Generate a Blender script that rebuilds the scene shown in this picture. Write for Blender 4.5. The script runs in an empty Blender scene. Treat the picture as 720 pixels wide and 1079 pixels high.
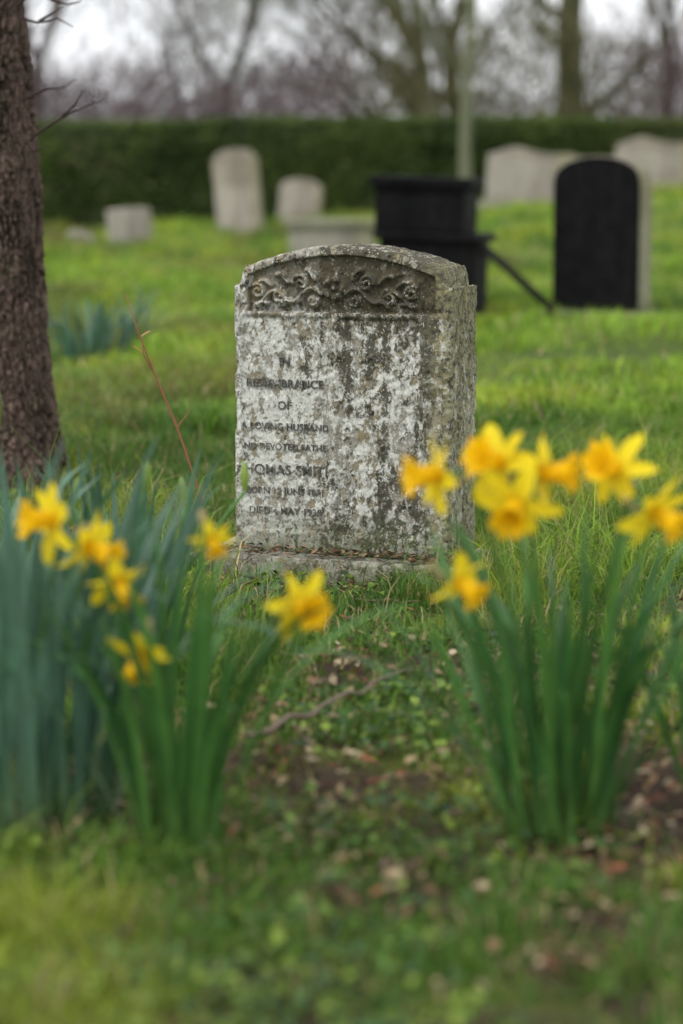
import bpy, math, random
import numpy as np
from mathutils import Vector, Matrix

random.seed(7); rng=np.random.default_rng(11)
scene=bpy.context.scene
R=math.radians
# ------------------------------------------------------------------ noise
def _h(ix,iy,s):
    v=np.sin(ix*127.1+iy*311.7+s*74.7)*43758.5453
    return v-np.floor(v)
def vn(x,y,s=0.0):
    x=np.asarray(x,float); y=np.asarray(y,float)
    xi=np.floor(x); yi=np.floor(y); fx=x-xi; fy=y-yi
    fx=fx*fx*(3-2*fx); fy=fy*fy*(3-2*fy)
    a=_h(xi,yi,s);b=_h(xi+1,yi,s);c=_h(xi,yi+1,s);d=_h(xi+1,yi+1,s)
    return (a*(1-fx)+b*fx)*(1-fy)+(c*(1-fx)+d*fx)*fy
def fbm(x,y,s=0.0,o=4):
    t=0;a=.5;n=0
    for i in range(o):
        t=t+a*vn(x*2**i+13.1*i,y*2**i-7.7*i,s+i); n+=a; a*=.5
    return t/n
def sstep(a,b,x):
    t=np.clip((np.asarray(x,float)-a)/(b-a),0,1); return t*t*(3-2*t)

# soil patches  (x,y,rx,ry,strength)
PATCH=[(-.38,3.55,.34,.15,1.1),(-.02,3.85,.36,.18,.9),(.5,3.75,.24,.16,.95),(.33,3.06,.08,.06,1.2),
       (.12,4.75,.28,.20,.8),(-.02,5.62,.34,.09,.9),(-.7,7.4,.5,.3,.6),(-.06,3.2,.12,.06,.6),(.45,4.5,.25,.2,.7),(-.2,4.3,.2,.2,.6),(-.9,5.3,.4,.3,.6),(1.0,5.2,.4,.4,.6)]
def bare(x,y):
    m=np.zeros_like(np.asarray(x,float))
    for (a,b,rx,ry,s) in PATCH:
        d=((x-a)/rx)**2+((y-b)/ry)**2
        m=np.maximum(m,s*np.exp(-d*1.1))
    m=m*(.25+1.5*fbm(x*7,y*7,5))+.8*sstep(.60,.72,fbm(x*4.2,y*4.2,9,3))
    return np.clip(m,0,1)
def gz(x,y):
    x=np.asarray(x,float); y=np.asarray(y,float)
    z=.008*np.clip(y-8,0,40)+.6*sstep(15,34,y)*sstep(-2,4,x)
    z=z+(fbm(x*1.7,y*1.7,1)-.5)*.05*sstep(1,3,y)
    z=z+(fbm(x*7,y*7,2,3)-.5)*.035
    z=z+(fbm(x*.55,y*.4,3,3)-.5)*.62*sstep(8.5,16,y)*(1-.5*sstep(30,40,y))
    k=np.exp(-(((x-.03)/.55)**2+((y-5.9)/.45)**2)**2)
    return z*(1-k)
def gz1(x,y): return float(gz(np.array([x]),np.array([y]))[0])

# ------------------------------------------------------------------ mesh helpers
def mesh_np(name,V,F,cols=None,mats=(),matidx=None,smooth=False,k=None):
    me=bpy.data.meshes.new(name)
    V=np.ascontiguousarray(V,dtype=np.float32); F=np.ascontiguousarray(F,dtype=np.int32)
    m,kk=F.shape
    me.vertices.add(len(V)); me.vertices.foreach_set('co',V.ravel())
    me.loops.add(m*kk); me.loops.foreach_set('vertex_index',F.ravel())
    me.polygons.add(m); me.polygons.foreach_set('loop_start',np.arange(0,m*kk,kk,dtype=np.int32))
    if smooth: me.polygons.foreach_set('use_smooth',np.ones(m,dtype=bool))
    if matidx is not None: me.polygons.foreach_set('material_index',np.ascontiguousarray(matidx,dtype=np.int32))
    me.update(calc_edges=True)
    if cols is not None:
        at=me.color_attributes.new('col','FLOAT_COLOR','POINT')
        c=np.ones((len(V),4),dtype=np.float32); c[:,:3]=cols
        at.data.foreach_set('color',c.ravel())
    for mt in mats: me.materials.append(mt)
    ob=bpy.data.objects.new(name,me); scene.collection.objects.link(ob)
    return ob

class MB:
    def __init__(s): s.v=[];s.f=[];s.m=[];s.c=[]
    def add(s,V,F,mi,col):
        o=len(s.v)
        s.v.extend([tuple(p) for p in V]); s.f.extend([tuple(i+o for i in f) for f in F]); s.m.extend([mi]*len(F))
        if isinstance(col,np.ndarray) and col.ndim==2: s.c.extend([tuple(c) for c in col])
        else: s.c.extend([tuple(col)]*len(V))
    def build(s,name,mats,smooth=True):
        me=bpy.data.meshes.new(name); me.from_pydata(s.v,[],s.f); 
        for m in mats: me.materials.append(m)
        me.polygons.foreach_set('material_index',s.m)
        me.polygons.foreach_set('use_smooth',[smooth]*len(s.f))
        at=me.color_attributes.new('col','FLOAT_COLOR','POINT')
        c=np.ones((len(s.v),4),dtype=np.float32); c[:,:3]=np.array(s.c); at.data.foreach_set('color',c.ravel())
        me.update()
        ob=bpy.data.objects.new(name,me); scene.collection.objects.link(ob); return ob
def frame(d):
    d=d/np.linalg.norm(d); u=np.array([0,0,1.]) if abs(d[2])<.9 else np.array([1.,0,0])
    a=np.cross(u,d); a/=np.linalg.norm(a); return a,np.cross(d,a)
def tube(mb,pts,rad,mi,col,n=6,cap=True):
    pts=[np.array(p,float) for p in pts]; V=[];F=[]
    for i,p in enumerate(pts):
        d=pts[min(i+1,len(pts)-1)]-pts[max(i-1,0)]
        a,b=frame(d)
        for k in range(n):
            t=2*math.pi*k/n; V.append(p+rad[i]*(math.cos(t)*a+math.sin(t)*b))
    for i in range(len(pts)-1):
        for k in range(n):
            F.append((i*n+k,i*n+(k+1)%n,(i+1)*n+(k+1)%n,(i+1)*n+k))
    if cap: F.append(tuple(range((len(pts)-1)*n,len(pts)*n))); 
    mb.add(V,F,mi,col)

# ------------------------------------------------------------------ material helpers
def newmat(name):
    m=bpy.data.materials.new(name); m.use_nodes=True; nt=m.node_tree
    b=nt.nodes['Principled BSDF']; return m,nt,b
def noise(nt,vec,scale,detail=6,rough=.6,dist=0):
    n=nt.nodes.new('ShaderNodeTexNoise'); n.inputs['Scale'].default_value=scale; n.inputs['Detail'].default_value=detail
    n.inputs['Roughness'].default_value=rough; n.inputs['Distortion'].default_value=dist
    if vec is not None: nt.links.new(vec,n.inputs['Vector'])
    return n.outputs['Fac']
def ramp(nt,fac,stops):
    r=nt.nodes.new('ShaderNodeValToRGB'); e=r.color_ramp.elements
    while len(e)<len(stops): e.new(.5)
    for i,(p,c) in enumerate(stops):
        e[i].position=p; e[i].color=(c,c,c,1) if not hasattr(c,'__len__') else (*c,1)
    nt.links.new(fac,r.inputs['Fac']); return r.outputs['Color']
def mix(nt,fac,a,b,mode='MIX'):
    n=nt.nodes.new('ShaderNodeMix'); n.data_type='RGBA'; n.blend_type=mode
    for sock,val in ((n.inputs[0],fac),(n.inputs[6],a),(n.inputs[7],b)):
        if isinstance(val,(int,float)): sock.default_value=val
        elif isinstance(val,(tuple,list)): sock.default_value=(*val,1)
        else: nt.links.new(val,sock)
    return n.outputs[2]
def math_(nt,op,a,b=None,clamp=False):
    n=nt.nodes.new('ShaderNodeMath'); n.operation=op; n.use_clamp=clamp
    for s,v in ((n.inputs[0],a),(n.inputs[1],b)):
        if v is None: continue
        if isinstance(v,(int,float)): s.default_value=v
        else: nt.links.new(v,s)
    return n.outputs[0]
def mapping(nt,vec,scale=(1,1,1),loc=(0,0,0)):
    n=nt.nodes.new('ShaderNodeMapping'); n.inputs['Scale'].default_value=scale; n.inputs['Location'].default_value=loc
    nt.links.new(vec,n.inputs['Vector']); return n.outputs['Vector']
def bump(nt,b,h,strength,dist):
    n=nt.nodes.new('ShaderNodeBump'); n.inputs['Strength'].default_value=strength; n.inputs['Distance'].default_value=dist
    nt.links.new(h,n.inputs['Height']); nt.links.new(n.outputs[0],b.inputs['Normal'])
def objco(nt): return nt.nodes.new('ShaderNodeTexCoord').outputs['Object']

def attr_mat(name,rough=.6,transl=.0,vary=.25,nscale=30,spec=.3):
    m,nt,b=newmat(name)
    a=nt.nodes.new('ShaderNodeAttribute'); a.attribute_name='col'
    if vary>0:
        f=noise(nt,objco(nt),nscale,2)
        c=mix(nt,1.0,a.outputs['Color'],ramp(nt,f,[(.3,1-vary),(.7,1)]),'MULTIPLY')
    else: c=a.outputs['Color']
    nt.links.new(c,b.inputs['Base Color']); b.inputs['Roughness'].default_value=rough
    b.inputs['Specular IOR Level'].default_value=spec
    if transl>0:
        t=nt.nodes.new('ShaderNodeBsdfTranslucent'); nt.links.new(c,t.inputs['Color'])
        ms=nt.nodes.new('ShaderNodeMixShader'); ms.inputs[0].default_value=transl
        nt.links.new(b.outputs[0],ms.inputs[1]); nt.links.new(t.outputs[0],ms.inputs[2])
        nt.links.new(ms.outputs[0],nt.nodes['Material Output'].inputs['Surface'])
    return m
M_grass=attr_mat('grass_blade',.5,.3,0,3,.22)
M_leaf=attr_mat('daffodil_leaf',.42,.2,.25,25,.4)
M_petal=attr_mat('daffodil_petal',.55,.4,.08,40,.15)
M_litter=attr_mat('dead_leaf',.8,.1,.4,60,.2)
M_weed=attr_mat('weed_leaf',.5,.2,.3,40)
M_twig=attr_mat('twig_bark',.85,0,.0,25,.2)
M_hedge=attr_mat('hedge_leaf',.6,.15,.0,4,.15)

# ------------------------------------------------------------------ ground
def axis(lo,hi,step,ext,g=1.16):
    a=list(np.arange(lo,hi+1e-6,step)); s=step
    x=a[-1]
    while x<ext: s*=g; x+=s; a.append(x)
    s=step; x=a[0]; pre=[]
    while x>-ext: s*=g; x-=s; pre.append(x)
    return np.array(pre[::-1]+a)
xs=axis(-2.6,2.6,.04,350); ys=axis(1.8,9,.04,450,1.05)
GX,GY=np.meshgrid(xs,ys); nx,ny=len(xs),len(ys)
V=np.stack([GX.ravel(),GY.ravel(),gz(GX.ravel(),GY.ravel())],1)
ii=np.arange((ny-1)*(nx-1)); r_=ii//(nx-1); c_=ii%(nx-1); b0=r_*nx+c_
F=np.stack([b0,b0+1,b0+nx+1,b0+nx],1)
x_,y_=V[:,0],V[:,1]
bm_=bare(x_,y_)[:,None]*(y_<9)[:,None]
n1=fbm(x_*.8,y_*.5,21)[:,None]; n2=fbm(x_*5,y_*5,22)[:,None]
g1=np.array([.065,.105,.016]); g2=np.array([.15,.21,.027]); soil=np.array([.065,.044,.03])
nearc=(1-sstep(6,10,y_))[:,None]
gc=g1+(g2-g1)*np.clip((n1-.3)*2.2,0,1)
gc=gc*(1-nearc)+(soil*(1-sstep(.4,.65,n2))+g2*.7*sstep(.4,.65,n2))*nearc
gc=gc*(1-bm_)+soil*bm_
mg,nt,b=newmat('ground_soil_turf')
a=nt.nodes.new('ShaderNodeAttribute'); a.attribute_name='col'
co=objco(nt); f=noise(nt,co,45,8,.7); f2=noise(nt,co,7,6)
c=mix(nt,1.0,a.outputs['Color'],ramp(nt,f,[(.25,.35),(.7,1.5)]),'MULTIPLY')
c=mix(nt,ramp(nt,f2,[(.5,0),(.75,.5)]),c,(.08,.052,.032))
nt.links.new(c,b.inputs['Base Color']); b.inputs['Roughness'].default_value=.95; b.inputs['Specular IOR Level'].default_value=.15
bump(nt,b,f,.9,.02)
ground=mesh_np('ground',V,F,gc,[mg],smooth=True)

# ------------------------------------------------------------------ grass
def blades(x,y,h,w,lean,az,face,col):
    n=len(x); z=gz(x,y)-.004
    dx=np.cos(az)*lean*h; dy=np.sin(az)*lean*h
    wx=np.cos(face)*w*.5; wy=np.sin(face)*w*.5
    V=np.zeros((n,5,3))
    V[:,0]=np.stack([x-wx,y-wy,z],1); V[:,1]=np.stack([x+wx,y+wy,z],1)
    mx=x+dx*.3; my=y+dy*.3; mz=z+h*.55
    V[:,2]=np.stack([mx-wx*.8,my-wy*.8,mz],1); V[:,3]=np.stack([mx+wx*.8,my+wy*.8,mz],1)
    V[:,4]=np.stack([x+dx,y+dy,z+h*(1-.28*lean)],1)
    o=(np.arange(n)*5)[:,None,None]
    F=np.array([[0,1,3],[0,3,2],[2,3,4]])[None]+o
    C=np.repeat(col[:,None,:],5,1)
    return V.reshape(-1,3),F.reshape(-1,3),C.reshape(-1,3)
def grasscol(x,y,n,dry=.07,k=1.):
    t=np.clip((fbm(x*1.3,y*.9,31)-.32)*2.8,0,1)[:,None]
    t2=sstep(.50,.66,fbm(x*3.1,y*2.4,33,3))[:,None]
    u=rng.random((n,1))
    a=np.array([.05,.135,.022]); bb=np.array([.235,.36,.035]); mo=np.array([.35,.39,.038])
    c=a+(bb-a)*np.clip(.65*t+.45*u-.05,0,1)
    c=c*(1-.55*t2)+mo*.55*t2
    c=c*(.65+.7*rng.random((n,1)))*k
    d=rng.random(n)<dry
    c[d]=np.array([.46,.37,.18])*(.5+.7*rng.random((d.sum(),1)))
    return c
# near
n=350000
y=2.1+(rng.random(n)**.85)*7.4
hw=.32+.25*y
x=(rng.random(n)*2-1)*hw
tus=fbm(x*4.5,y*4.5,41)
bb_=bare(x,y)
keep=rng.random(n)<np.clip((tus-.25)*2.4,.08,1)*(1-.95*bb_)
inst=(np.abs((x-.03))<.36)&(np.abs(y-5.93)<.14)
trunk=((x+1.06)**2+(y-7.6)**2)<.03
keep&=~inst&~trunk
x,y,tus,bb_=x[keep],y[keep],tus[keep],bb_[keep]; n=len(x)
long_=sstep(4.6,5.8,y)
big=sstep(.45,.7,fbm(x*2.1,y*2.1,47,3))
h=(.020+.04*rng.random(n))*(.35+1.4*tus)*(1+.75*long_)*(.75+.8*big)*(1-.4*bb_)
tall=rng.random(n)<.035; h[tall]*=2.
sp=(np.hypot((x-.47),(y-5.6))<.26)|(np.hypot((x+.42),(y-5.9))<.15)|((np.abs(y-5.50)<.07)&(x>.10)&(x<.5)); h[sp]*=1.8
w=.0024+.0026*rng.random(n)
V1,F1,C1=blades(x,y,h,w,.25+.95*rng.random(n),rng.random(n)*6.283,rng.random(n)*3.14,grasscol(x,y,n,.11))
# mid / far
n=290000
y=9+27*rng.random(n)**1.15
x=(rng.random(n)*2-1)*(.9+.28*y)
tus=fbm(x*1.6,y*1.0,43); keep=rng.random(n)<np.clip((tus-.28)*3.0,.08,1); x,y,tus=x[keep],y[keep],tus[keep]; n=len(x)
h=(.03+.06*rng.random(n))*(.2+2.2*tus**1.3)*(1+.02*y)
w=(.005+.006*rng.random(n))*(1+.04*y)
c2=grasscol(x,y,n,.06,1.15)
ol=sstep(.54,.66,fbm(x*.9,y*.35,51,4))[:,None]*(.35+.65*rng.random((n,1)))
c2=c2*(1-.8*ol)+np.array([.15,.115,.045])*.8*ol
V2,F2,C2=blades(x,y,h,w,.2+.9*rng.random(n),rng.random(n)*6.283,rng.random(n)*3.14,c2)
mesh_np('grass',np.vstack([V1,V2]),np.vstack([F1,F2+len(V1)]),np.vstack([C1,C2]),[M_grass])

# ------------------------------------------------------------------ leaf litter / weeds
def scatter_leaves(name,x,y,z,size,aspect,col,mat,tilt=.5,fold=.25):
    n=len(x); az=rng.random(n)*6.283; t1=(rng.random(n)-.5)*2*tilt; t2=(rng.random(n)-.5)*2*tilt
    d=np.stack([np.cos(az)*np.cos(t1),np.sin(az)*np.cos(t1),np.sin(t1)],1)
    s=np.stack([-np.sin(az)*np.cos(t2),np.cos(az)*np.cos(t2),np.sin(t2)],1)
    u=np.cross(d,s); P=np.stack([x,y,z],1); L=size[:,None]; W=L*aspect
    fo=(fold*(.3+rng.random((n,1))))*W
    V=np.stack([P-d*L*.5,P-d*L*.15+s*W*.5+u*fo,P+d*L*.2+s*W*.42+u*fo,P+d*L*.5+u*fo*.6,P+d*L*.2-s*W*.42+u*fo,P-d*L*.15-s*W*.5+u*fo,P+d*L*.05],1)
    T=np.array([[0,6,1],[1,6,2],[2,6,3],[3,6,4],[4,6,5],[5,6,0]])[None]+(np.arange(n)*7)[:,None,None]
    C=np.repeat(col[:,None,:],7,1)
    return mesh_np(name,V.reshape(-1,3),T.reshape(-1,3),C.reshape(-1,3),[mat])
n=46000
x=(rng.random(n)*2-1)*2; y=2.6+rng.random(n)*5.2
p=.04+1.0*bare(x,y)+.15*sstep(.5,.7,fbm(x*3,y*3,61))*(y>3.3)*(y<6)
k=(rng.random(n)<p)&~((np.abs(x-.03)<.3)&(np.abs(y-5.93)<.1)); x,y=x[k],y[k]; n=len(x)
pal=np.array([[.24,.15,.08],[.13,.075,.04],[.38,.28,.16],[.26,.10,.055],[.09,.06,.04],[.48,.39,.25]])
col=pal[rng.integers(0,6,n)]*(.5+.7*rng.random((n,1)))
scatter_leaves('fallen_leaves',x,y,gz(x,y)+.006+.024*rng.random(n),.010+.026*rng.random(n)**1.8,.48,col,M_litter,.6)
n=60000
x=(rng.random(n)*2-1)*1.9; y=2.3+rng.random(n)*5
k=(rng.random(n)<.9*sstep(.47,.62,fbm(x*3.2,y*3.2,71))*(1-.8*bare(x,y)))&~((np.abs(x-.03)<.36)&(np.abs(y-5.93)<.16)); x,y=x[k],y[k]; n=len(x)
pal=np.array([[.06,.14,.025],[.12,.21,.03],[.035,.09,.025],[.20,.29,.035]])
col=pal[rng.integers(0,4,n)]*(.7+.6*rng.random((n,1)))
scatter_leaves('ground_ivy',x,y,gz(x,y)+.008+.028*rng.random(n),.009+.015*rng.random(n),.8,col,M_weed,.7)
tw=MB()
def wander(p,q,k,j):
    p=np.array(p,float);q=np.array(q,float); return [p+(q-p)*i/k+(rng.random(3)-.5)*j*(0<i<k) for i in range(k+1)]
P_=wander((-.16,3.98,gz1(-.16,3.98)+.03),(.13,4.5,gz1(.13,4.5)+.05),9,.022)
tube(tw,P_,np.linspace(.005,.0022,10),0,(.17,.13,.10))
for i in range(110):
    a=rng.random()*6.28; cx=(rng.random()*2-1)*.9; cy=3.2+rng.random()*2.5; l=.04+.13*rng.random()
    if abs(cx)<.4 and cy>5.5: continue
    p0=(cx,cy,gz1(cx,cy)+.018); x2=cx+math.cos(a)*l;y2=cy+math.sin(a)*l
    tube(tw,wander(p0,(x2,y2,gz1(x2,y2)+.018+.02*rng.random()),4,.012),np.linspace(.003,.0012,5),0,tuple(np.array([.2,.14,.1])*(.5+rng.random())),5)
tw.build('fallen_twigs',[M_twig])

# ------------------------------------------------------------------ main headstone
def stone_mat(name,base=(.23,.21,.17),dark=.5,white=.5,oc=.5):
    m,nt,b=newmat(name); co=objco(nt)
    sep=nt.nodes.new('ShaderNodeSeparateXYZ'); nt.links.new(co,sep.inputs[0]); X,Y,Z=sep.outputs
    n_big=noise(nt,co,5.5,5,.6); n_mid=noise(nt,mapping(nt,co,(1,1,.7)),48,9,.76); n_fine=noise(nt,co,150,6,.7)
    n_str=noise(nt,mapping(nt,co,(34,34,2.2)),1.0,5,.65)
    col=mix(nt,ramp(nt,n_fine,[(.3,0),(.7,1)]),tuple(v*.6 for v in base),tuple(v*1.4 for v in base))
    o=ramp(nt,math_(nt,'ADD',math_(nt,'MULTIPLY',n_str,.6),math_(nt,'MULTIPLY',n_big,.5)),[(.49,0),(.61,oc)])
    col=mix(nt,o,col,(.22,.175,.085))
    zt=math_(nt,'MULTIPLY',ramp(nt,Z,[(.54,0),(.64,1)]),-.08)
    xl=math_(nt,'MULTIPLY',ramp(nt,math_(nt,'ADD',X,.5),[(.42,1),(.52,0)]),.05)
    mid=math_(nt,'MULTIPLY',ramp(nt,math_(nt,'ADD',X,.5),[(.48,0),(.53,1),(.66,1),(.76,0)]),.03)
    bias=math_(nt,'MULTIPLY',math_(nt,'SUBTRACT',n_big,.5),.34)
    blot=math_(nt,'ADD',math_(nt,'ADD',math_(nt,'ADD',n_mid,bias),math_(nt,'ADD',zt,xl)),mid)
    w=ramp(nt,blot,[(.49,0),(.53,white)])
    wc=mix(nt,ramp(nt,n_fine,[(.35,0),(.65,1)]),(.42,.43,.39),(.70,.70,.65))
    col=mix(nt,w,col,wc)
    n_d=noise(nt,mapping(nt,co,(1,1,.8),(3.1,1.7,5.2)),42,9,.80,.2)
    db=math_(nt,'ADD',n_d,math_(nt,'MULTIPLY',math_(nt,'SUBTRACT',noise(nt,mapping(nt,co,(1,1,.6),(7,2,1)),4.5,3),.5),.40))
    db=math_(nt,'ADD',db,math_(nt,'MULTIPLY',xl,-1.5))
    db=math_(nt,'ADD',db,math_(nt,'MULTIPLY',zt,-.7))
    strk=math_(nt,'MULTIPLY',math_(nt,'SUBTRACT',noise(nt,mapping(nt,co,(24,24,1.6),(4,9,0)),1.0,3,.6),.45),.38)
    db=math_(nt,'ADD',db,strk)
    dm=ramp(nt,db,[(.50,0),(.54,dark)])
    col=mix(nt,dm,col,mix(nt,n_fine,(.022,.022,.016),(.10,.09,.06)))
    v2=nt.nodes.new('ShaderNodeTexVoronoi'); v2.inputs['Scale'].default_value=120; nt.links.new(co,v2.inputs['Vector'])
    sp=math_(nt,'MULTIPLY',ramp(nt,v2.outputs['Distance'],[(.18,1),(.28,0)]),ramp(nt,noise(nt,co,14,3),[(.45,0),(.54,.85)]))
    col=mix(nt,sp,col,(.52,.52,.45))
    yl=math_(nt,'MULTIPLY',ramp(nt,math_(nt,'ADD',X,.5),[(.70,0),(.78,1)]),ramp(nt,noise(nt,co,60,6,.75),[(.43,0),(.56,.7)]))
    col=mix(nt,yl,col,(.33,.32,.17))
    ms=math_(nt,'MULTIPLY',ramp(nt,Z,[(.02,1),(.12,0)]),ramp(nt,n_mid,[(.42,0),(.55,.7)]))
    col=mix(nt,ms,col,(.08,.105,.03))
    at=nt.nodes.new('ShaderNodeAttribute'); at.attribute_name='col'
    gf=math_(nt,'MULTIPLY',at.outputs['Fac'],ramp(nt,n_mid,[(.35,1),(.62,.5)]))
    col=mix(nt,gf,col,mix(nt,n_fine,(.03,.026,.016),(.10,.085,.05)))  # dark brown mixed into carved recesses and grooves by the col mask
    nt.links.new(col,b.inputs['Base Color']); b.inputs['Roughness'].default_value=.95; b.inputs['Specular IOR Level'].default_value=.15
    hh=math_(nt,'ADD',math_(nt,'MULTIPLY',n_fine,.5),math_(nt,'ADD',math_(nt,'MULTIPLY',w,.4),math_(nt,'MULTIPLY',n_d,.9)))
    bump(nt,b,hh,.8,.004)
    return m
M_stone=stone_mat('lichen_stone',(.29,.275,.23),dark=.92,white=.95,oc=.75)

W2=.285;T=.19;H=.75
def top(x):
    ax=np.abs(x)
    arch=.700+.052*(1-(ax/.25)**2)
    r=np.where(ax>.266,.655,np.where(ax>.252,.655+.05*np.sqrt(np.clip((.266-ax)/.014,0,1)),arch))
    return r
xi=np.concatenate([np.linspace(-W2,-.268,9)[:-1],np.linspace(-.268,-.250,14)[:-1],np.linspace(-.250,.250,250)[:-1],np.linspace(.250,.268,14)[:-1],np.linspace(.268,W2,9)])
nz=340; v=np.linspace(0,1,nz)
XX=np.repeat(xi[:,None],nz,1); ZZ=v[None,:]*top(xi)[:,None]
rel=np.zeros_like(XX)
def box(x0,x1,z0,z1,s=.004): return sstep(x0-s,x0+s,XX)*(1-sstep(x1-s,x1+s,XX))*sstep(z0-s,z0+s,ZZ)*(1-sstep(z1-s,z1+s,ZZ))
rel-=.006*box(-.262,-.032,.05,.578,.006); rel-=.007*box(-.008,.205,.05,.578,.006)
rel-=.005*box(.222,.262,.03,.60,.005)
rel-=.005*box(.207,.214,.03,.62,.004)
band=sstep(.588,.594,ZZ)*(1-sstep(-.026,-.020,ZZ-top(XX)))*(1-sstep(.240,.246,np.abs(XX)))
rel-=.013*band
cur=[]
def seg(fn,n=70): 
    for t in np.linspace(0,1,n): cur.append(fn(t))
for s in (-1,1):
    ox=-.018
    seg(lambda t:(ox+s*(.035+.17*t),.637+.015*math.sin(t*11)-.014*t),90)
    for (cx,cz,r0,tn,ph) in ((.085,.662,.021,1.4,0),(.145,.630,.019,1.3,2),(.200,.640,.018,1.3,1),(.055,.620,.014,1.1,3)):
        seg(lambda t:(ox+s*(cx+r0*(1-t*.8)*math.cos(ph+t*tn*6.28)),cz+r0*(1-t*.8)*math.sin(ph+t*tn*6.28)),50)
    for (cx,cz,a,l) in ((.12,.664,.5,.035),(.165,.655,.3,.032),(.115,.618,-.4,.03),(.05,.672,.8,.03),(.175,.612,-.2,.03)):
        seg(lambda t:(ox+s*(cx+l*t*math.cos(a)),cz+l*t*math.sin(a)+.005*math.sin(t*3.1)),20)
cur=np.array(cur)
bm=(ZZ>.58)
px=XX[bm];pz=ZZ[bm]; dm=np.full(px.shape,9.)
for i in range(0,len(cur),40):
    c=cur[i:i+40]; dm=np.minimum(dm,np.sqrt((px[:,None]-c[None,:,0])**2+(pz[:,None]-c[None,:,1])**2).min(1))
recess_dark=np.zeros_like(XX)  # darkening mask: carved band between the relief, rose rings and groove lines
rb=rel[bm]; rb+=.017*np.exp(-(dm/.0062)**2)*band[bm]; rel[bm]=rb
recess_dark[bm]=band[bm]*.8*sstep(.004,.009,dm)
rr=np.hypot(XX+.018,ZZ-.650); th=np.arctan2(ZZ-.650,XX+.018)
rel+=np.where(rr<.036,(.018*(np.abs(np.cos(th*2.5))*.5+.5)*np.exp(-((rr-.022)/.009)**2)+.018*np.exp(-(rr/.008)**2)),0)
recess_dark=np.where((rr<.034)&(np.abs(rr-.022)<.008),recess_dark*.3,recess_dark)
recess_dark=np.where(np.abs(rr-.012)<.004,.9,recess_dark)
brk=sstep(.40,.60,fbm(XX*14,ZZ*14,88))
recess_dark=np.maximum(recess_dark,.65*box(.206,.215,.03,.62,.005)*brk)
recess_dark=np.maximum(recess_dark,.6*box(-.25,.24,.578,.588,.004)*brk)
rel+=(fbm(XX*30,ZZ*30,81)-.5)*.007+(fbm(XX*110,ZZ*110,82,3)-.5)*.0036
pit=sstep(.66,.78,fbm(XX*55,ZZ*40,83,3)); rel-=.004*pit
ed=np.minimum.reduce([XX+W2,W2-XX,top(XX)-ZZ+1e-4]); rnd=.012*(1-np.clip(ed/.012,0,1))**2
chip=sstep(.5,.75,fbm(XX*22,ZZ*22,84))*.014*(1-np.clip(ed/.022,0,1))
YY=-rel+rnd+chip
ncol=len(xi)
Vf=np.stack([XX.ravel(),YY.ravel(),ZZ.ravel()],1)
idx=np.arange(ncol*nz).reshape(ncol,nz)
Fq=np.stack([idx[:-1,:-1],idx[1:,:-1],idx[1:,1:],idx[:-1,1:]],-1).reshape(-1,4)
loop=list(idx[0,:])+list(idx[1:,-1])+list(idx[-1,:-1][::-1])
loop=np.array(loop); nl=len(loop); ndp=46
L0=Vf[loop]; rings=[]
d=np.roll(L0,-1,0)-np.roll(L0,1,0); nrm=np.stack([-d[:,2],d[:,0]],1); nrm/=np.maximum(np.linalg.norm(nrm,axis=1,keepdims=True),1e-6)
s_arc=np.cumsum(np.r_[0,np.hypot(np.diff(L0[:,0]),np.diff(L0[:,2]))])
for k in range(1,ndp+1):
    t=k/ndp; yy=L0[:,1]*(1-t)+T*t
    dd=((fbm(s_arc*30,yy*30,91)-.5)*.010+(fbm(s_arc*100,yy*100,92,3)-.5)*.004)*math.sin(min(1,t*6)*math.pi/2)
    if k==ndp: dd-=.006
    rings.append(np.stack([L0[:,0]+nrm[:,0]*dd,yy,L0[:,2]+nrm[:,1]*dd],1))
Vs=np.vstack(rings); base=len(Vf); Vall=np.vstack([Vf,Vs])
ringidx=[loop]+[base+np.arange(nl)+k*nl for k in range(ndp)]
Fs=[]
for k in range(ndp):
    a=ringidx[k];c=ringidx[k+1]
    Fs.append(np.stack([a[:-1],a[1:],c[1:],c[:-1]],1))
Fs=np.vstack(Fs)
last=ringidx[-1]
half=nl//2; Fb=np.stack([last[:half-1],last[1:half],last[::-1][1:half],last[::-1][:half-1]],1)
hs_parent=bpy.data.objects.new('headstone',None); scene.collection.objects.link(hs_parent)
dc=np.zeros((len(Vall),3)); dc[:len(Vf)]=recess_dark.ravel()[:,None]
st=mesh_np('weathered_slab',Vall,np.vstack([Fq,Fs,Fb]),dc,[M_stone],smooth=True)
st.parent=hs_parent
import bmesh
from mathutils import noise as mn
def rbox(name,sx,sy,sz,mat,bev=.01,sub=0,jit=0,loc=(0,0,0),seed=0):
    me=bpy.data.meshes.new(name); bm=bmesh.new(); bmesh.ops.create_cube(bm,size=1)
    for vv in bm.verts: vv.co=Vector((vv.co.x*sx,vv.co.y*sy,(vv.co.z+.5)*sz))
    bmesh.ops.bevel(bm,geom=list(bm.edges),offset=bev,segments=2,affect='EDGES',profile=.6)
    if sub: bmesh.ops.subdivide_edges(bm,edges=list(bm.edges),cuts=sub,use_grid_fill=True)
    if jit:
        for vv in bm.verts: vv.co+=mn.noise_vector(vv.co*18+Vector((seed,0,0)))*jit
    bm.to_mesh(me); bm.free(); me.materials.append(mat)
    for p in me.polygons: p.use_smooth=False
    ob=bpy.data.objects.new(name,me); ob.location=loc; scene.collection.objects.link(ob); return ob
M_plinth=stone_mat('plinth_stone',(.22,.19,.15),dark=.8,white=.5,oc=.6)
pl=rbox('plinth',.70,.34,.075,M_plinth,.01,6,.006,(-.02,.085,-.0775)); pl.parent=hs_parent
ml,nt,b=newmat('worn_lettering'); f=noise(nt,objco(nt),40,6,.7)
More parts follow.
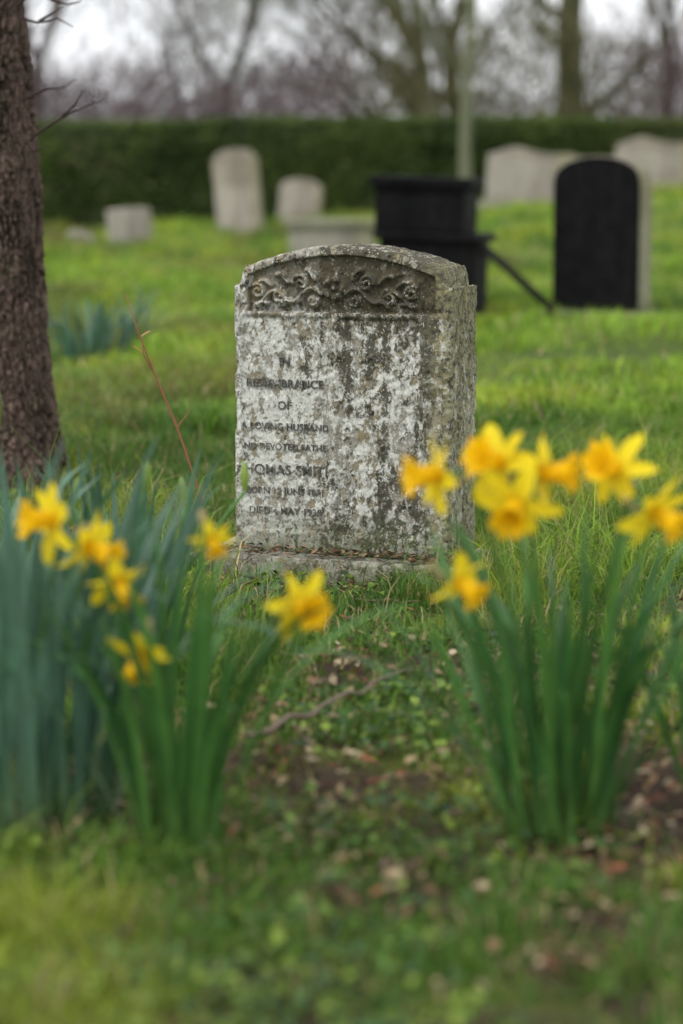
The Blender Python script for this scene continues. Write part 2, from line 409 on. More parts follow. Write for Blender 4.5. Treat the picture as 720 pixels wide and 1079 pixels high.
nt.links.new(ramp(nt,f,[(.42,(.045,.043,.036)),(.56,(.12,.115,.10)),(.62,(.40,.40,.36))]),b.inputs['Base Color']); b.inputs['Roughness'].default_value=.9
lines=[('IN',.468,.021,.0040),('REMEMBRANCE',.414,.0205,.0036),('OF',.360,.021,.0038),('A LOVING HUSBAND',.308,.0170,.0038),('AND DEVOTED FATHER',.258,.0160,.0040),('THOMAS SMITH',.200,.0255,.0044),('BORN 12 JUNE 1871',.148,.0165,.0050),('DIED 4 MAY 1938',.098,.0175,.0054)]
for i,(t,z,s,dp) in enumerate(lines):
    c=bpy.data.curves.new('inscription','FONT'); c.body=t; c.size=s*1.38; c.extrude=.0014; c.align_x='CENTER'; c.space_character=1.06; c.offset=.0002
    o=bpy.data.objects.new('inscription_line_%d'%(i+1),c); c.materials.append(ml); scene.collection.objects.link(o)
    o.rotation_euler=(R(90),0,0); o.location=(-.148,dp,z-s*.4); o.parent=hs_parent
hs_parent.location=(-.004,5.86,.062); hs_parent.rotation_euler=(0,0,R(-22))
n=420; lx=(rng.random(n)-.5)*.66; ly=-.085+rng.random(n)*.09
ca,sa=math.cos(R(-22)),math.sin(R(-22))
pal=np.array([[.24,.11,.06],[.30,.2,.11],[.12,.07,.045],[.14,.16,.06]])
scatter_leaves('plinth_leaf_litter',-.004+lx*ca-ly*sa,5.86+lx*sa+ly*ca,.064+.014*rng.random(n),.008+.018*rng.random(n),.4,pal[rng.integers(0,4,n)],M_litter,.5)
# ------------------------------------------------------------------ daffodils
def leaf(mb,p,az,L,w,lean,bend,col,twist=0.,mi=0,seg=11,pw=2.2):
    p=np.array(p,float); V=[];F=[]; cur=p.copy(); th=lean; step=L/seg
    C=[]
    for i in range(seg+1):
        t=i/seg; th=lean+bend*t**pw
        d=np.array([math.cos(az)*math.sin(th),math.sin(az)*math.sin(th),math.cos(th)])
        a2=az+twist*t
        s=np.array([-math.sin(a2),math.cos(a2),0]); nrm=np.cross(d,s)
        ww=w*(.75+.25*min(1,t*4))*(1-max(0,(t-.72)/.28)**2.2)*.5+.0004
        V+= [cur-s*ww,cur+nrm*ww*.35,cur+s*ww]
        k=max(0,1-t/.3)
        cc=np.array(col)*(1-.6*k)+np.array([.16,.26,.06])*.6*k
        C+=[cc]*3
        cur=cur+d*step
    for i in range(seg):
        for k in range(2): F.append((i*3+k,i*3+k+1,i*3+k+4,i*3+k+3))
    mb.add(V,F,mi,np.array(C))
def flower(mb,pos,face,size=1.,rot=0,open_=1.):
    pos=np.array(pos,float); f=np.array(face,float); f/=np.linalg.norm(f); a,b_=frame(f)
    y1=np.array([1.0,.81,.03])*(.92+.08*rng.random()); o1=np.array([1.0,.62,.008])
    for k in range(6):
        t0=rot+k*math.pi/3+(rng.random()-.5)*.3; lay=.002*(k%2)
        r=math.cos(t0)*a+math.sin(t0)*b_; s=-math.sin(t0)*a+math.cos(t0)*b_
        L=.052*size*(.84+.28*rng.random()); Wd=(.022 if k%2 else .027)*size; back=(-.45+1.1*rng.random())*open_; tw_=(rng.random()-.5)*1.8
        V=[];F=[];C=[]
        for i in range(8):
            t=i/7; wv=Wd*.5*(math.sin(math.pi*(.12+.80*t**.85))**.8)*(1 if i<7 else .1)
            c0=pos+r*(.004+L*t*math.cos(back*.5))+f*(lay-.004-L*(back-.15)*t*t*.6)
            for j in range(5):
                u=(j-2)/2; tw2=tw_*t
                V.append(c0+s*wv*u*math.cos(tw2)+f*(wv*u*math.sin(tw2)+wv*.35*(u*u)+.0012*math.sin(9*t+u*3)))
                C.append(y1*(.9+.1*t)*(1-.05*abs(u)))
        for i in range(7):
            for j in range(4): F.append((i*5+j,i*5+j+1,i*5+j+6,i*5+j+5))
        mb.add(V,F,1,np.array(C))
    n=30; V=[];F=[];C=[]
    prof=[(-.004,.006),(.005,.0105),(.017,.0125),(.029,.0145),(.037,.018),(.041,.0225),(.0415,.0245)]
    for i,(z,r0) in enumerate(prof):
        for k in range(n):
            t=2*math.pi*k/n; fr=(i/6)**3; rr=size*r0*(1+fr*.13*math.sin(6*t*1.0+rot)+fr*.08*math.sin(13*t))
            V.append(pos+f*size*(z+fr*.004*math.sin(9*t+1))+rr*(math.cos(t)*a+math.sin(t)*b_)); C.append(o1*(.85+.15*i/6))
    for i in range(6):
        for k in range(n): F.append((i*n+k,i*n+(k+1)%n,(i+1)*n+(k+1)%n,(i+1)*n+k))
    c0=len(V); V.append(pos-f*.004*size); C.append(np.array([.7,.58,.03]))
    for k in range(n): F.append((k,c0,(k+1)%n))
    mb.add(V,F,2,np.array(C))
    for k in range(6):
        t=k*math.pi/3; q=pos+.003*(math.cos(t)*a+math.sin(t)*b_)
        tube(mb,[q,q+f*.02*size],[.001,.0016],2,(.9,.65,.03),5)
def stem(mb,base,pos,face,col=(.09,.21,.04)):
    base=np.array(base,float);pos=np.array(pos,float);f=np.array(face,float);f/=np.linalg.norm(f)
    ov=pos-f*.022
    neck=ov-f*.018+np.array([0,0,-.002])
    kn=neck-f*.014-np.array([0,0,.028])
    ctrl=np.array([base[0]*.6+kn[0]*.4,base[1]*.6+kn[1]*.4,base[2]+(kn[2]-base[2])*.6])
    pts=[]
    for i in range(13):
        t=i/12; pts.append((1-t)**2*base+2*t*(1-t)*ctrl+t*t*kn)
    pts+= [kn+(neck-kn)*.5+np.array([0,0,.006]),neck,ov-f*.008]
    tube(mb,pts,[.0042]*10+[.0036]*3+[.003]*3,0,col,8)
    tube(mb,[ov-f*.010,ov-f*.003,ov+f*.006,ov+f*.012,pos-f*.002],[.0028,.0052,.0050,.0036,.0062],0,np.array(col)*1.1,8)
    a,b_=frame(f); V=[];F=[]
    for i in range(5):
        t=i/4; w=.007*math.sin(math.pi*(.2+.75*t)); c=kn+np.array([0,0,.02])+ (f*.03*t+np.array([0,0,.006-.012*t]))
        V+=[c-a*w,c+np.array([0,0,.003]),c+a*w]
    for i in range(4):
        for k in range(2): F.append((i*3+k,i*3+k+1,i*3+k+4,i*3+k+3))
    mb.add(V,F,0,(.42,.32,.15))
def bud(mb,base,pos,col=(.24,.36,.05)):
    base=np.array(base,float);pos=np.array(pos,float); m=(base+pos)/2+np.array([0,0,.03])
    pts=[(1-t)**2*base+2*t*(1-t)*m+t*t*pos for t in np.linspace(0,1,9)]
    tube(mb,pts,[.0035]*9,0,(.10,.24,.045),7)
    d=np.array([(rng.random()-.5)*.3,(rng.random()-.5)*.2,1.]); d/=np.linalg.norm(d)
    tube(mb,[pos,pos+d*.012,pos+d*.03,pos+d*.045,pos+d*.06],[.0035,.007,.0085,.006,.001],0,col,8)
def clump(name,cx,cy,rad,nleaf,Lr,colA,colB,leanr,flowers=(),buds=(),wr=(.010,.015),bendk=1.1):
    mb=MB()
    for i in range(nleaf):
        r=rad*math.sqrt(rng.random()); ph=rng.random()*6.283
        bx=cx+r*math.cos(ph); by=cy+r*math.sin(ph)*.8
        az=ph+(rng.random()-.5)*1.6; lean=(leanr[0]+(leanr[1]-leanr[0])*rng.random())*(.35+.65*r/rad)
        L=Lr[0]+(Lr[1]-Lr[0])*rng.random()**.7; t=rng.random()
        col=(np.array(colA)*(1-t)+np.array(colB)*t)*(.65+.7*rng.random())
        bend=(rng.random()**2.2)*bendk+.05
        if rng.random()<.12: bend+=1.2
        leaf(mb,(bx,by,gz1(bx,by)-.01),az,L,wr[0]+(wr[1]-wr[0])*rng.random(),lean,bend,col,(rng.random()-.5)*2.6,0,12,1.6+1.6*rng.random())
    for (p,f,s) in flowers:
        r=rad*.5; bx=cx+(rng.random()-.5)*r*1.4;by=cy+(rng.random()-.5)*r
        stem(mb,(bx,by,gz1(bx,by)),p,f); flower(mb,p,f,s,rng.random()*2)
    for p in buds:
        bx=cx+(rng.random()-.5)*rad;by=cy+(rng.random()-.5)*rad
        bud(mb,(bx,by,gz1(bx,by)),p)
    return mb.build(name,[M_leaf,M_petal,M_petal])
G1=(.035,.12,.034); G2=(.10,.25,.05); T1=(.06,.15,.09); T2=(.14,.26,.18)
clump('daffodil_clump',.325,3.52,.08,60,(.34,.54),G1,G2,(.08,.58),
  [((.140,3.46,.550),(-.95,-.35,.0),1.12),((.233,3.52,.562),(-.7,-.6,.25),1.18),((.250,3.42,.515),(-.3,-.8,-.5),1.15),((.292,3.50,.548),(.9,-.35,.05),1.18),
   ((.400,3.5,.553),(-.6,-.65,.35),1.15),((.448,3.44,.500),(.75,-.5,-.45),1.12),((.166,3.40,.405),(.7,-.5,-.5),.95)])
clump('daffodil_clump',-.235,3.46,.065,46,(.32,.54),G1,G2,(.04,.42),
  [((-.286,3.38,.305),(-.2,-.45,-.85),.95),((-.063,3.42,.366),(.55,-.8,-.05),1.08),((-.190,3.5,.452),(.3,-.6,-.7),.65)])
clump('daffodil_clump',-.48,3.62,.13,62,(.38,.62),T1,T2,(.05,.5),
  [((-.420,3.5,.478),(-.9,-.4,.1),1.12),((-.370,3.48,.442),(.85,-.4,-.3),1.12),((-.322,3.44,.400),(.35,-.5,-.8),.95)],
  [(-.52,3.6,.60)],(.011,.018),1.4)
clump('daffodil_clump',-.42,4.55,.13,46,(.28,.48),G1,T1,(.04,.45),[],[(-.37,4.5,.39),(-.50,4.5,.36),(-.185,4.6,.38),(-.30,4.6,.35)])
clump('daffodil_clump',-.68,4.2,.12,36,(.34,.56),G1,T2,(.04,.45),[],[])
clump('daffodil_clump',.60,3.72,.05,12,(.3,.42),G1,G2,(.1,.5),[],[])
clump('daffodil_clump',-1.45,13.3,.38,130,(.2,.42),(.05,.13,.08),(.11,.20,.13),(.05,.6),[],[],(.014,.022))
clump('daffodil_clump',-2.2,14.5,.35,60,(.18,.36),(.06,.13,.08),(.12,.20,.14),(.05,.7),[],[],(.014,.022))

ds=MB()
pp=[(-.335,6.25,gz1(-.335,6.25)),(-.373,6.27,.17),(-.43,6.3,.33),(-.49,6.32,.47),(-.53,6.3,.58),(-.56,6.3,.68)]
tube(ds,pp,[.0035,.0032,.003,.0025,.002,.001],0,(.26,.10,.06))
tube(ds,[(-.49,6.32,.47),(-.515,6.3,.52),(-.52,6.28,.57)],[.002,.0015,.001],0,(.3,.12,.07),5)
tube(ds,[(-.43,6.3,.33),(-.40,6.3,.37),(-.395,6.3,.40)],[.002,.0015,.001],0,(.3,.12,.07),5)
leaf(ds,(-.515,6.3,.52),3.4,.04,.012,.8,.5,(.45,.18,.08),0,0,5); leaf(ds,(-.52,6.28,.57),.4,.03,.010,1.,.5,(.4,.2,.1),0,0,5)
ds.build('dry_plant_stalk',[M_twig])

# ------------------------------------------------------------------ trees
def grow(mb,p,d,L,r,depth,col,tips,spread=.6,up=.12,nb=(2,3)):
    pts=[p];rad=[r]; k=3 if depth>1 else 2; cur=p.copy(); dd=d.copy()
    for i in range(k):
        dd=dd+np.array([random.gauss(0,.12),random.gauss(0,.12),random.gauss(up*.4,.08)]); dd/=np.linalg.norm(dd)
        cur=cur+dd*L/k; pts.append(cur.copy()); rad.append(r*(1-.38*(i+1)/k))
    tube(mb,pts,rad,0,np.array(col)*(.8+.4*random.random()),7 if r>.08 else (5 if r>.02 else 3),False)
    if depth==0: tips.append((cur,dd)); return
    nchild=random.randint(*nb)+(1 if depth<4 else 0)
    for c in range(nchild):
        a=random.random()*6.283; u,w=frame(dd); sp=spread*(.5+.8*random.random())
        nd_=dd*math.cos(sp)+(u*math.cos(a)+w*math.sin(a))*math.sin(sp); nd_[2]+=up*.5; nd_/=np.linalg.norm(nd_)
        j=random.choice([len(pts)-1,len(pts)-1,len(pts)-2])
        grow(mb,pts[j].copy(),nd_,L*(.62+.22*random.random()),rad[j]*(.62+.12*random.random()),depth-1,col,tips,spread,up,nb)
def slivers(name,P,D,L,W,C,mat,parent=None):
    n=len(P); S=np.cross(D,rng.normal(size=(n,3))); S/=np.linalg.norm(S,axis=1,keepdims=True)+1e-9
    V=np.stack([P-S*W[:,None]*.5,P+S*W[:,None]*.5,P+D*L[:,None]],1).reshape(-1,3)
    F=np.arange(n*3).reshape(n,3)
    return mesh_np(name,V,F,np.repeat(C,3,0),[mat])
def near_tree():
    par=bpy.data.objects.new('tree',None); scene.collection.objects.link(par)
    nr,nh=420,760; zt=2.7
    z=np.linspace(-.08,zt,nh); th=np.linspace(0,2*np.pi,nr,endpoint=False)
    TH,Zg=np.meshgrid(th,z)
    cxs=-1.115-.085*np.clip(Zg/1.55,0,2)-.01*np.sin(Zg*4); cys=7.9+.04*Zg
    r0=.18-.025*np.clip(Zg/1.6,0,1.6)+.05*np.exp(-np.clip(Zg+.02,0,9)/.13)*(1+.35*np.sin(TH*5+1))
    a=np.cos(TH);bq=np.sin(TH)
    u=TH/(2*np.pi)
    def pn(f,fz,s,o=4): return fbm(u*f,Zg*fz,s,o)*(1-u)+fbm((u-1)*f,Zg*fz,s,o)*u
    def worley(NC,fz,wa,s):
        wu=u*NC+wa*(pn(14,7,s+1)-.5)+wa*.35*(pn(60,30,s+2)-.5); wz=Zg*fz+wa*1.3*(pn(17,9,s+3)-.5)+wa*.4*(pn(70,40,s+4)-.5)
        iu=np.floor(wu); iz=np.floor(wz); d1=np.full(wu.shape,9.); d2=np.full(wu.shape,9.)
        for du in (-1,0,1):
            for dz in (-1,0,1):
                cu=iu+du; cz=iz+dz; cm=np.mod(cu,NC)
                fx=cu+_h(cm,cz,1.3+s); fy=cz+_h(cm,cz,5.9+s)
                dd=np.sqrt((wu-fx)**2+(wz-fy)**2)
                d2=np.minimum(d2,np.maximum(d1,dd)); d1=np.minimum(d1,dd)
        return d2-d1
    w1=worley(24,5.0,3.2,110); w2=worley(50,17.,2.6,130)
    crack=(1-sstep(.0,.34,w1))*(.45+.9*sstep(.35,.6,pn(12,6,141)))
    c2=(1-sstep(.0,.4,w2))*.55
    ver=sstep(.58,.80,pn(75,5,143))*.8
    crack=np.clip(np.maximum(np.maximum(crack,c2),ver),0,1)
    fine=pn(150,60,107)
    r=r0-.017*crack+.012*(fine-.5)+.012*(pn(30,12,145)-.5)
    V=np.stack([(cxs+r*a).ravel(),(cys+r*bq).ravel(),Zg.ravel()],1)
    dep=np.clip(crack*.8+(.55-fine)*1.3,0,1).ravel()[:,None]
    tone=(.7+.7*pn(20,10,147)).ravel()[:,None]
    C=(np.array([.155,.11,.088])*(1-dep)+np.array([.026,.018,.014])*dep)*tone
    id_=np.arange(nh*nr).reshape(nh,nr); nx_=np.roll(id_,-1,1)
    F=np.stack([id_[:-1],nx_[:-1],nx_[1:],id_[1:]],-1).reshape(-1,4)
    m,nt,b=newmat('tree_bark'); co=objco(nt)
    at=nt.nodes.new('ShaderNodeAttribute'); at.attribute_name='col'
    n1=noise(nt,mapping(nt,co,(1,1,.4)),45,8,.7,.4); n2=noise(nt,co,9,4); n3=noise(nt,co,160,5,.7)
    c=mix(nt,1.,at.outputs['Color'],ramp(nt,n1,[(.3,.35),(.7,1.5)]),'MULTIPLY')
    c=mix(nt,ramp(nt,n2,[(.5,0),(.72,.3)]),c,(.09,.10,.05)); c=mix(nt,.6,c,ramp(nt,n3,[(.3,.35),(.7,1.4)]),'MULTIPLY')
    nt.links.new(c,b.inputs['Base Color']); b.inputs['Roughness'].default_value=.95; b.inputs['Specular IOR Level'].default_value=.1
    bump(nt,b,math_(nt,'ADD',n1,math_(nt,'MULTIPLY',n3,.3)),1.,.012)
    t=mesh_np('trunk',V,F,C,[m],smooth=True); t.parent=par
    mb=MB(); tips=[]; top_=np.array([-1.115-.085*zt/1.55,7.9+.04*zt,zt-.03])
    random.seed(5)
    for k in range(4):
        a_=k*1.57+.4; grow(mb,top_.copy(),np.array([math.cos(a_)*.55,math.sin(a_)*.55,.9]),1.2,.085,4,(.09,.065,.05),tips)
    c=(.045,.03,.026)
    T_=[[(-1.04,7.80,1.50),(-.99,7.76,1.53),(-.93,7.75,1.515),(-.86,7.72,1.535),(-.80,7.7,1.56)],
        [(-.93,7.75,1.515),(-.88,7.74,1.50),(-.84,7.74,1.505)],
        [(-1.04,7.80,1.46),(-.97,7.74,1.445),(-.91,7.72,1.45),(-.86,7.7,1.43)],
        [(-.97,7.74,1.445),(-.93,7.73,1.475),(-.885,7.72,1.485)],
        [(-1.02,7.8,1.22),(-.95,7.76,1.25),(-.90,7.74,1.25),(-.855,7.72,1.28)],
        [(-1.02,7.8,1.08),(-.97,7.76,1.12),(-.90,7.72,1.16),(-.83,7.7,1.195),(-.76,7.68,1.215)],
        [(-.90,7.72,1.16),(-.86,7.7,1.2),(-.83,7.7,1.24)],
        [(-1.02,7.8,1.10),(-.99,7.75,1.06),(-.94,7.73,1.075)],
        [(-1.05,7.8,1.56),(-.97,7.75,1.60),(-.9,7.72,1.585),(-.8,7.7,1.6)]]
    for q in T_:
        q=[np.array(p)+(rng.random(3)-.5)*.008 for p in q]
        tube(mb,q,np.linspace(.005,.0014,len(q)),0,c,6)
    o=mb.build('branches',[M_twig]); o.parent=par
    par.location=(.055,-.3,0)
near_tree()

def bare_tree(x,y,Hh,r,col,depth=5,seed=1,lean=0,nm='bare_tree',twn=6,low=.35,spread=.55):
    random.seed(seed); par=bpy.data.objects.new(nm,None); scene.collection.objects.link(par)
    mb=MB(); tips=[]; z0=gz1(x,y)-.1; base=np.array([x,y,z0]); n=7
    pts=[base+np.array([lean*Hh*low*(i/n)+random.gauss(0,.03),random.gauss(0,.03),Hh*low*i/n]) for i in range(n+1)]
    rad=[r*(1.35 if i==0 else 1-.3*i/n) for i in range(n+1)]
    tube(mb,pts,rad,0,col,12,False)
    for i in range(2,n+1):
        for c in range(1 if i<n else 3):
            a=random.random()*6.283; e=.45 if i==n else 1.0
            d=np.array([math.cos(a)*math.sin(e),math.sin(a)*math.sin(e),math.cos(e)*.9+lean*0])
            grow(mb,pts[i].copy(),d,Hh*(.26 if i==n else .17),rad[i]*(.7 if i==n else .42),depth if i==n else depth-1,col,tips,spread)
    o=mb.build('limbs',[M_twig]); o.parent=par
    if twn and tips:
        P=np.repeat(np.array([t[0] for t in tips]),twn,0); D=np.repeat(np.array([t[1] for t in tips]),twn,0)+rng.normal(size=(len(P),3))*.55
        D/=np.linalg.norm(D,axis=1,keepdims=True)
        P=P+rng.normal(size=P.shape)*.12
        C=np.array(col)[None]*(.7+.7*rng.random((len(P),1)))
        s=slivers('twigs',P,D,.35+.6*rng.random(len(P)),.012+.016*rng.random(len(P)),C,M_twig); s.parent=par
B1=(.10,.083,.075); B2=(.085,.088,.042); B3=(.115,.095,.092)
bare_tree(1.72,33.5,9,.085,(.15,.16,.10),4,3,nm='bare_tree',low=.75,twn=3)
bare_tree(4.3,46,13,.30,B2,5,12,nm='bare_tree',low=.33,twn=3)
bare_tree(1.3,48,12,.26,B2,5,23,lean=.10,low=.22,twn=3)
bare_tree(2.6,52,12,.22,B2,5,33,lean=-.1,low=.25,twn=3)
bare_tree(-2.6,55,12,.2,B3,5,41,low=.22,twn=3)
bare_tree(-6.2,50,12,.2,B3,5,52,low=.25,twn=3)
bare_tree(-9.5,58,13,.25,B1,5,63,low=.25,twn=3)
bare_tree(7.6,57,12,.22,B1,5,74,low=.25,twn=3)
bare_tree(11.,50,12,.22,B1,5,86,low=.25,twn=3)
n=40000
P=np.stack([(rng.random(n)*2-1)*20,40+rng.random(n)*12,np.zeros(n)],1)
hmax=1.0+2.8*fbm(P[:,0]*.45,P[:,1]*.15,201)+2.6*sstep(-.5,1.,P[:,0])*(1-sstep(3.4,5.0,P[:,0]))*fbm(P[:,0]*1.1,P[:,1]*.3,203)
P[:,2]=gz(P[:,0],P[:,1])+rng.random(n)**1.1*hmax
D=rng.normal(size=(n,3))*np.array([.6,.6,.5])+np.array([0,0,.8]); D/=np.linalg.norm(D,axis=1,keepdims=True)
k=(sstep(-.5,1.,P[:,0])*(1-sstep(4,6.0,P[:,0])))[:,None]
C=(np.array([.115,.085,.09])*(1-k)+np.array([.095,.09,.042])*k)*(.6+.7*rng.random((n,1)))
slivers('scrub_thicket',P,D,.35+.7*rng.random(n),.014+.03*rng.random(n),C,M_twig)
n=20000
P=np.stack([(rng.random(n)*2-1)*50,110+rng.random(n)*10,np.zeros(n)],1)
hm=2.0+6.5*fbm(P[:,0]*.16,P[:,1]*.02,211)
P[:,2]=rng.random(n)**1.2*hm
D=rng.normal(size=(n,3))*np.array([.7,.7,.4])+np.array([0,0,.6]); D/=np.linalg.norm(D,axis=1,keepdims=True)
C=np.array([.16,.14,.165])*(.7+.6*rng.random((n,1)))
slivers('distant_trees',P,D,.6+1.2*rng.random(n),.04+.08*rng.random(n),C,M_twig)

# ------------------------------------------------------------------ hedge
def hedge(y0=35.,thick=1.1,x0=-14,x1=14,ztop=1.86):
    par=bpy.data.objects.new('hedge',None); scene.collection.objects.link(par)
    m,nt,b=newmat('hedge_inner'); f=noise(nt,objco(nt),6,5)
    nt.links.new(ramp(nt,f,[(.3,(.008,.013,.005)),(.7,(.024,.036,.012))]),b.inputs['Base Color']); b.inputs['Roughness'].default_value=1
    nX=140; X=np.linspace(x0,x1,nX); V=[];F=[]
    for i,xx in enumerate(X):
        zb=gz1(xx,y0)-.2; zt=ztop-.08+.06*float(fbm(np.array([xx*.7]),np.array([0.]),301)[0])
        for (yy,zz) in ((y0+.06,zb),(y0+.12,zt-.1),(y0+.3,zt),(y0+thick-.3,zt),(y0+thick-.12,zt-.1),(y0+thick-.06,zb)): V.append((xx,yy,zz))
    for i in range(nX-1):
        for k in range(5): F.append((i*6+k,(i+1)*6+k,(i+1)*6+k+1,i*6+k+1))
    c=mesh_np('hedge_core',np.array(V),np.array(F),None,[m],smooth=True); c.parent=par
    n=130000; x=x0+(x1-x0)*rng.random(n); g=gz(x,np.full(n,y0)); tz=ztop+.12*(fbm(x*.9,x*0,302)-.5)
    side=rng.random(n); z=np.zeros(n); y=np.zeros(n)
    fr=side<.62; tp=(side>=.62)&(side<.86); bk=side>=.86
    u=rng.random(n); off=rng.random(n)*.16
    z[fr]=(g+(tz-g)*u)[fr]; y[fr]=(y0+off-.06+.26*(fbm(x*1.4,z*1.7,303)-.5)+.16*sstep(.80,1,u))[fr]
    y[tp]=(y0+thick*u)[tp]; z[tp]=(tz-off*.7)[tp]
    z[bk]=(g+(tz-g)*u)[bk]; y[bk]=(y0+thick-off+.05)[bk]
    t=np.clip((fbm(x*1.3,z*1.5,304)-.3)*2.2,0,1)[:,None]*.6+rng.random((n,1))*.4
    C=(np.array([.025,.055,.014])*(1-t)+np.array([.11,.155,.035])*t)*(.7+.6*rng.random((n,1)))
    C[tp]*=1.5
    br=rng.random(n)<.06+.35*sstep(.55,.7,fbm(x*.6,z*.8,306)); C[br]=np.array([.16,.14,.075])*(.6+.6*rng.random((br.sum(),1)))
    o=scatter_leaves('hedge_leaves',x,y,z,.035+.045*rng.random(n),.65,C,M_hedge,1.5); o.parent=par
hedge()

# ------------------------------------------------------------------ background monuments
M_pale=stone_mat('pale_stone',(.33,.285,.245),dark=.45,white=.3,oc=.35)
M_grey=stone_mat('grey_stone',(.28,.255,.22),dark=.55,white=.25,oc=.4)
def granite():
    m,nt,b=newmat('black_granite'); co=objco(nt)
    n1=noise(nt,co,9,5,.65); n2=noise(nt,mapping(nt,co,(12,12,1.5)),1.0,4)
    c=ramp(nt,n1,[(.35,(.003,.003,.004)),(.68,(.010,.010,.010))]); c=mix(nt,ramp(nt,n2,[(.55,0),(.8,.25)]),c,(.04,.04,.032))
    nt.links.new(c,b.inputs['Base Color']); nt.links.new(ramp(nt,n1,[(.3,.5),(.7,.8)]),b.inputs['Roughness']); b.inputs['Specular IOR Level'].default_value=.07
    return m
M_black=granite()
def profile_stone(w,h,kind):
    p=[(-w/2,0)]
    if kind=='round':
        s=h-.16*w*1.6; p+=[(-w/2,s-.02)]
        for i in range(17):
            t=math.pi*(1-i/16); p.append((w/2*.985*math.cos(t),s+(h-s)*math.sin(t)**.9))
        p+=[(w/2,s-.02)]
    elif kind=='shoulder':
        s=h*.9; p+=[(-w/2,s),(-w*.43,s),(-w*.42,s+.03)]
        for i in range(1,12):
            t=math.pi*(1-i/12); p.append((w*.42*math.cos(t),s+.03+(h-s-.03)*math.sin(t)))
        p+=[(w*.42,s+.03),(w*.43,s),(w/2,s)]
    elif kind=='ogee':
        for i in range(21):
            t=i/20; xx=-w/2+w*t; p.append((xx,h*(.84+.10*math.exp(-((t-.28)/.16)**2)+.05*math.exp(-((t-.85)/.12)**2)+.06*math.sin(t*3.14))))
    else:
        p+=[(-w/2,h*.97),(-w*.3,h),(w*.3,h*.98),(w/2,h*.95)]
    p.append((w/2,0)); return p
def monument(name,x,y,w,h,t,kind,mat,rotz=0,tilt=0,frontmat=None,plinth=True,tiltx=0):
    par=bpy.data.objects.new(name,None); scene.collection.objects.link(par)
    me=bpy.data.meshes.new('slab'); bm=bmesh.new(); pr=profile_stone(w,h,kind)
    vs=[bm.verts.new((a,-t/2,b_)) for a,b_ in pr]; f=bm.faces.new(vs); 
    ex=bmesh.ops.extrude_face_region(bm,geom=[f]); vv=[e for e in ex['geom'] if isinstance(e,bmesh.types.BMVert)]
    bmesh.ops.translate(bm,vec=(0,t,0),verts=vv); bmesh.ops.recalc_face_normals(bm,faces=bm.faces[:])
    bm.to_mesh(me); bm.free(); me.materials.append(mat)
    o=bpy.data.objects.new('slab',me); scene.collection.objects.link(o); o.parent=par
    bv=o.modifiers.new('b','BEVEL'); bv.width=.012; bv.segments=2; bv.limit_method='ANGLE'
    if frontmat:
        me2=bpy.data.meshes.new('front_panel'); bm=bmesh.new(); q=[(a*.975,(b_-h/2)*.985+h/2) for a,b_ in pr]
        vs=[bm.verts.new((a,-t/2-.022,b_)) for a,b_ in q]; f=bm.faces.new(vs)
        ex=bmesh.ops.extrude_face_region(bm,geom=[f]); vv=[e for e in ex['geom'] if isinstance(e,bmesh.types.BMVert)]
        bmesh.ops.translate(bm,vec=(0,.0185,0),verts=vv); bmesh.ops.recalc_face_normals(bm,faces=bm.faces[:])
        bm.to_mesh(me2); bm.free(); me2.materials.append(frontmat)
        o2=bpy.data.objects.new('front_panel',me2); scene.collection.objects.link(o2); o2.parent=par
    if plinth:
        b2=rbox('base_block',w*1.2,t*1.8,.10,mat,.012,0,0,(0,0,-.085)); b2.parent=par
    par.location=(x,y,gz1(x,y)+.01); par.rotation_euler=(R(tiltx),R(tilt),R(rotz)); return par
monument('headstone',1.62,15.1,.58,.97,.19,'round',M_grey,-28,0,M_black)
monument('headstone',-1.30,31.5,.60,1.08,.14,'shoulder',M_pale,-22,-5)
monument('headstone',-2.46,28.5,.52,.44,.12,'flat',M_pale,24,-5,plinth=False)
monument('headstone',-.58,32.5,.58,.66,.12,'round',M_pale,-20,6)
monument('headstone',2.40,30.5,1.20,.72,.16,'ogee',M_pale,8,3)
monument('headstone',4.30,33.0,1.2,.78,.2,'ogee',M_pale,4,1)
monument('headstone',-2.83,26.0,.30,.30,.1,'round',M_pale,10,8,plinth=False)
ct=bpy.data.objects.new('chest_tomb',None); scene.collection.objects.link(ct)
for (nm,a) in (('body',(.84,.5,.33,M_grey,.01,0,0,(0,0,0))),('lid',(.94,.6,.07,M_grey,.012,0,0,(0,0,.332)))):
    o=rbox(nm,*a); o.parent=ct
ct.location=(-.10,25,gz1(-.1,25)+.02); ct.rotation_euler=(0,0,R(5))
pm=bpy.data.objects.new('pedestal_monument',None); scene.collection.objects.link(pm)
parts=[('base',.74,.62,.12,0),('lower_block',.60,.50,.45,.122),('ledge',.68,.57,.05,.574),('upper_block',.565,.46,.25,.626),('cap_moulding',.60,.50,.03,.878),('cap',.64,.53,.055,.910)]
for (nm,sx,sy,sz,z) in parts:
    o=rbox(nm,sx,sy,sz,M_black,.012,0,0,(0.06 if z<.6 else 0,0,z)); o.parent=pm
pm.location=(.51,15.3,gz1(.51,15.3)-.02); pm.rotation_euler=(0,R(2.),R(-14))
rl=MB()
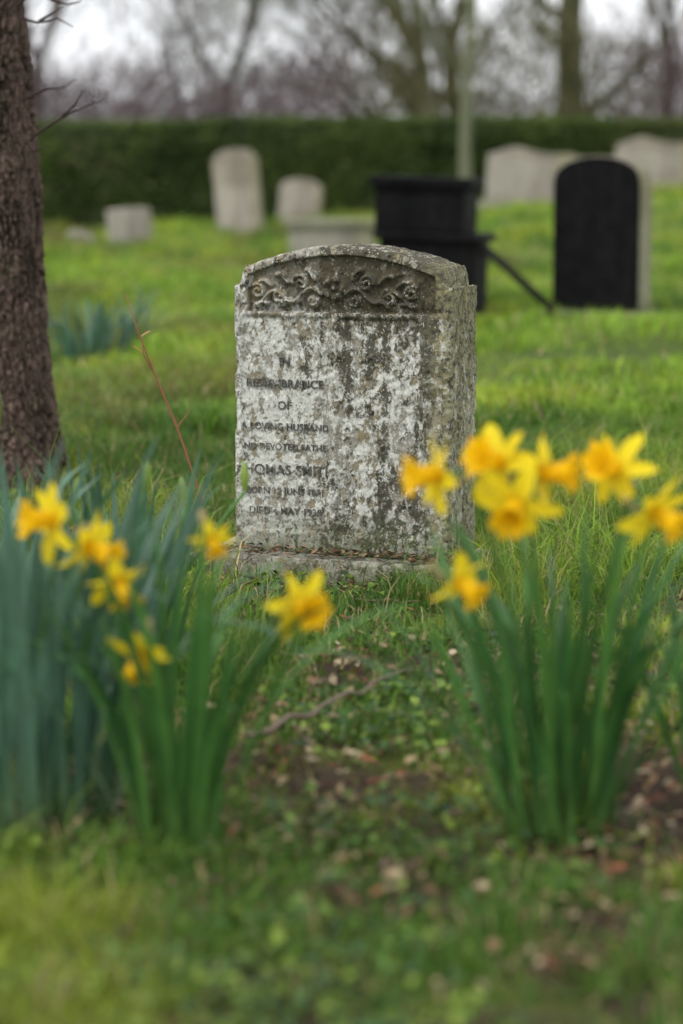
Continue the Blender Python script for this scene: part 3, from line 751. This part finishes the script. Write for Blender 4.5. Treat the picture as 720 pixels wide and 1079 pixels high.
tube(rl,[(.86,15.0,gz1(.86,15)+.50),(1.30,14.8,.18)],[.026,.026],0,(.015,.015,.015),8)
tube(rl,[(.86,15.0,gz1(.86,15)-.03),(.86,15.0,gz1(.86,15)+.52)],[.02,.02],0,(.012,.012,.012),8)
tube(rl,[(1.27,14.81,gz1(1.27,14.8)-.03),(1.27,14.81,.22)],[.018,.018],0,(.012,.012,.012),8)
rl.build('grave_rail',[M_twig])

# ------------------------------------------------------------------ world + light
w=bpy.data.worlds.new('World'); scene.world=w; w.use_nodes=True; nt=w.node_tree; bg=nt.nodes['Background']
sk=nt.nodes.new('ShaderNodeTexSky'); sk.sky_type='NISHITA'; sk.sun_disc=False
EL,AZ=R(52),R(230)
sk.sun_elevation=EL; sk.sun_rotation=AZ; sk.air_density=1.0; sk.dust_density=2.5
tc=nt.nodes.new('ShaderNodeTexCoord')
cl=noise(nt,mapping(nt,tc.outputs['Generated'],(1,1,3)),3.2,7,.55)
fac=ramp(nt,cl,[(.30,.6),(.55,.97)])
c=mix(nt,fac,sk.outputs[0],(12.0,12.2,12.6))
nt.links.new(c,bg.inputs['Color']); bg.inputs['Strength'].default_value=.132
sun=bpy.data.lights.new('sun','SUN'); sun.energy=1.5; sun.angle=R(10); sun.color=(1,.96,.88)
so=bpy.data.objects.new('sun',sun); scene.collection.objects.link(so)
d=Vector((math.sin(AZ)*math.cos(EL),math.cos(AZ)*math.cos(EL),math.sin(EL)))
so.rotation_euler=d.to_track_quat('Z','Y').to_euler()
scene.view_settings.view_transform='Standard'; scene.view_settings.look='None'; scene.view_settings.exposure=0

cam=bpy.data.cameras.new('camera'); co_=bpy.data.objects.new('camera',cam); scene.collection.objects.link(co_); scene.camera=co_
cam.sensor_fit='VERTICAL'; cam.sensor_height=36; cam.lens=85; cam.clip_end=1500; cam.clip_start=.05
co_.location=(0,0,.97); co_.rotation_euler=(R(82.2),0,0)
cam.dof.use_dof=True; cam.dof.focus_distance=5.85; cam.dof.aperture_fstop=2.0; cam.dof.aperture_blades=9
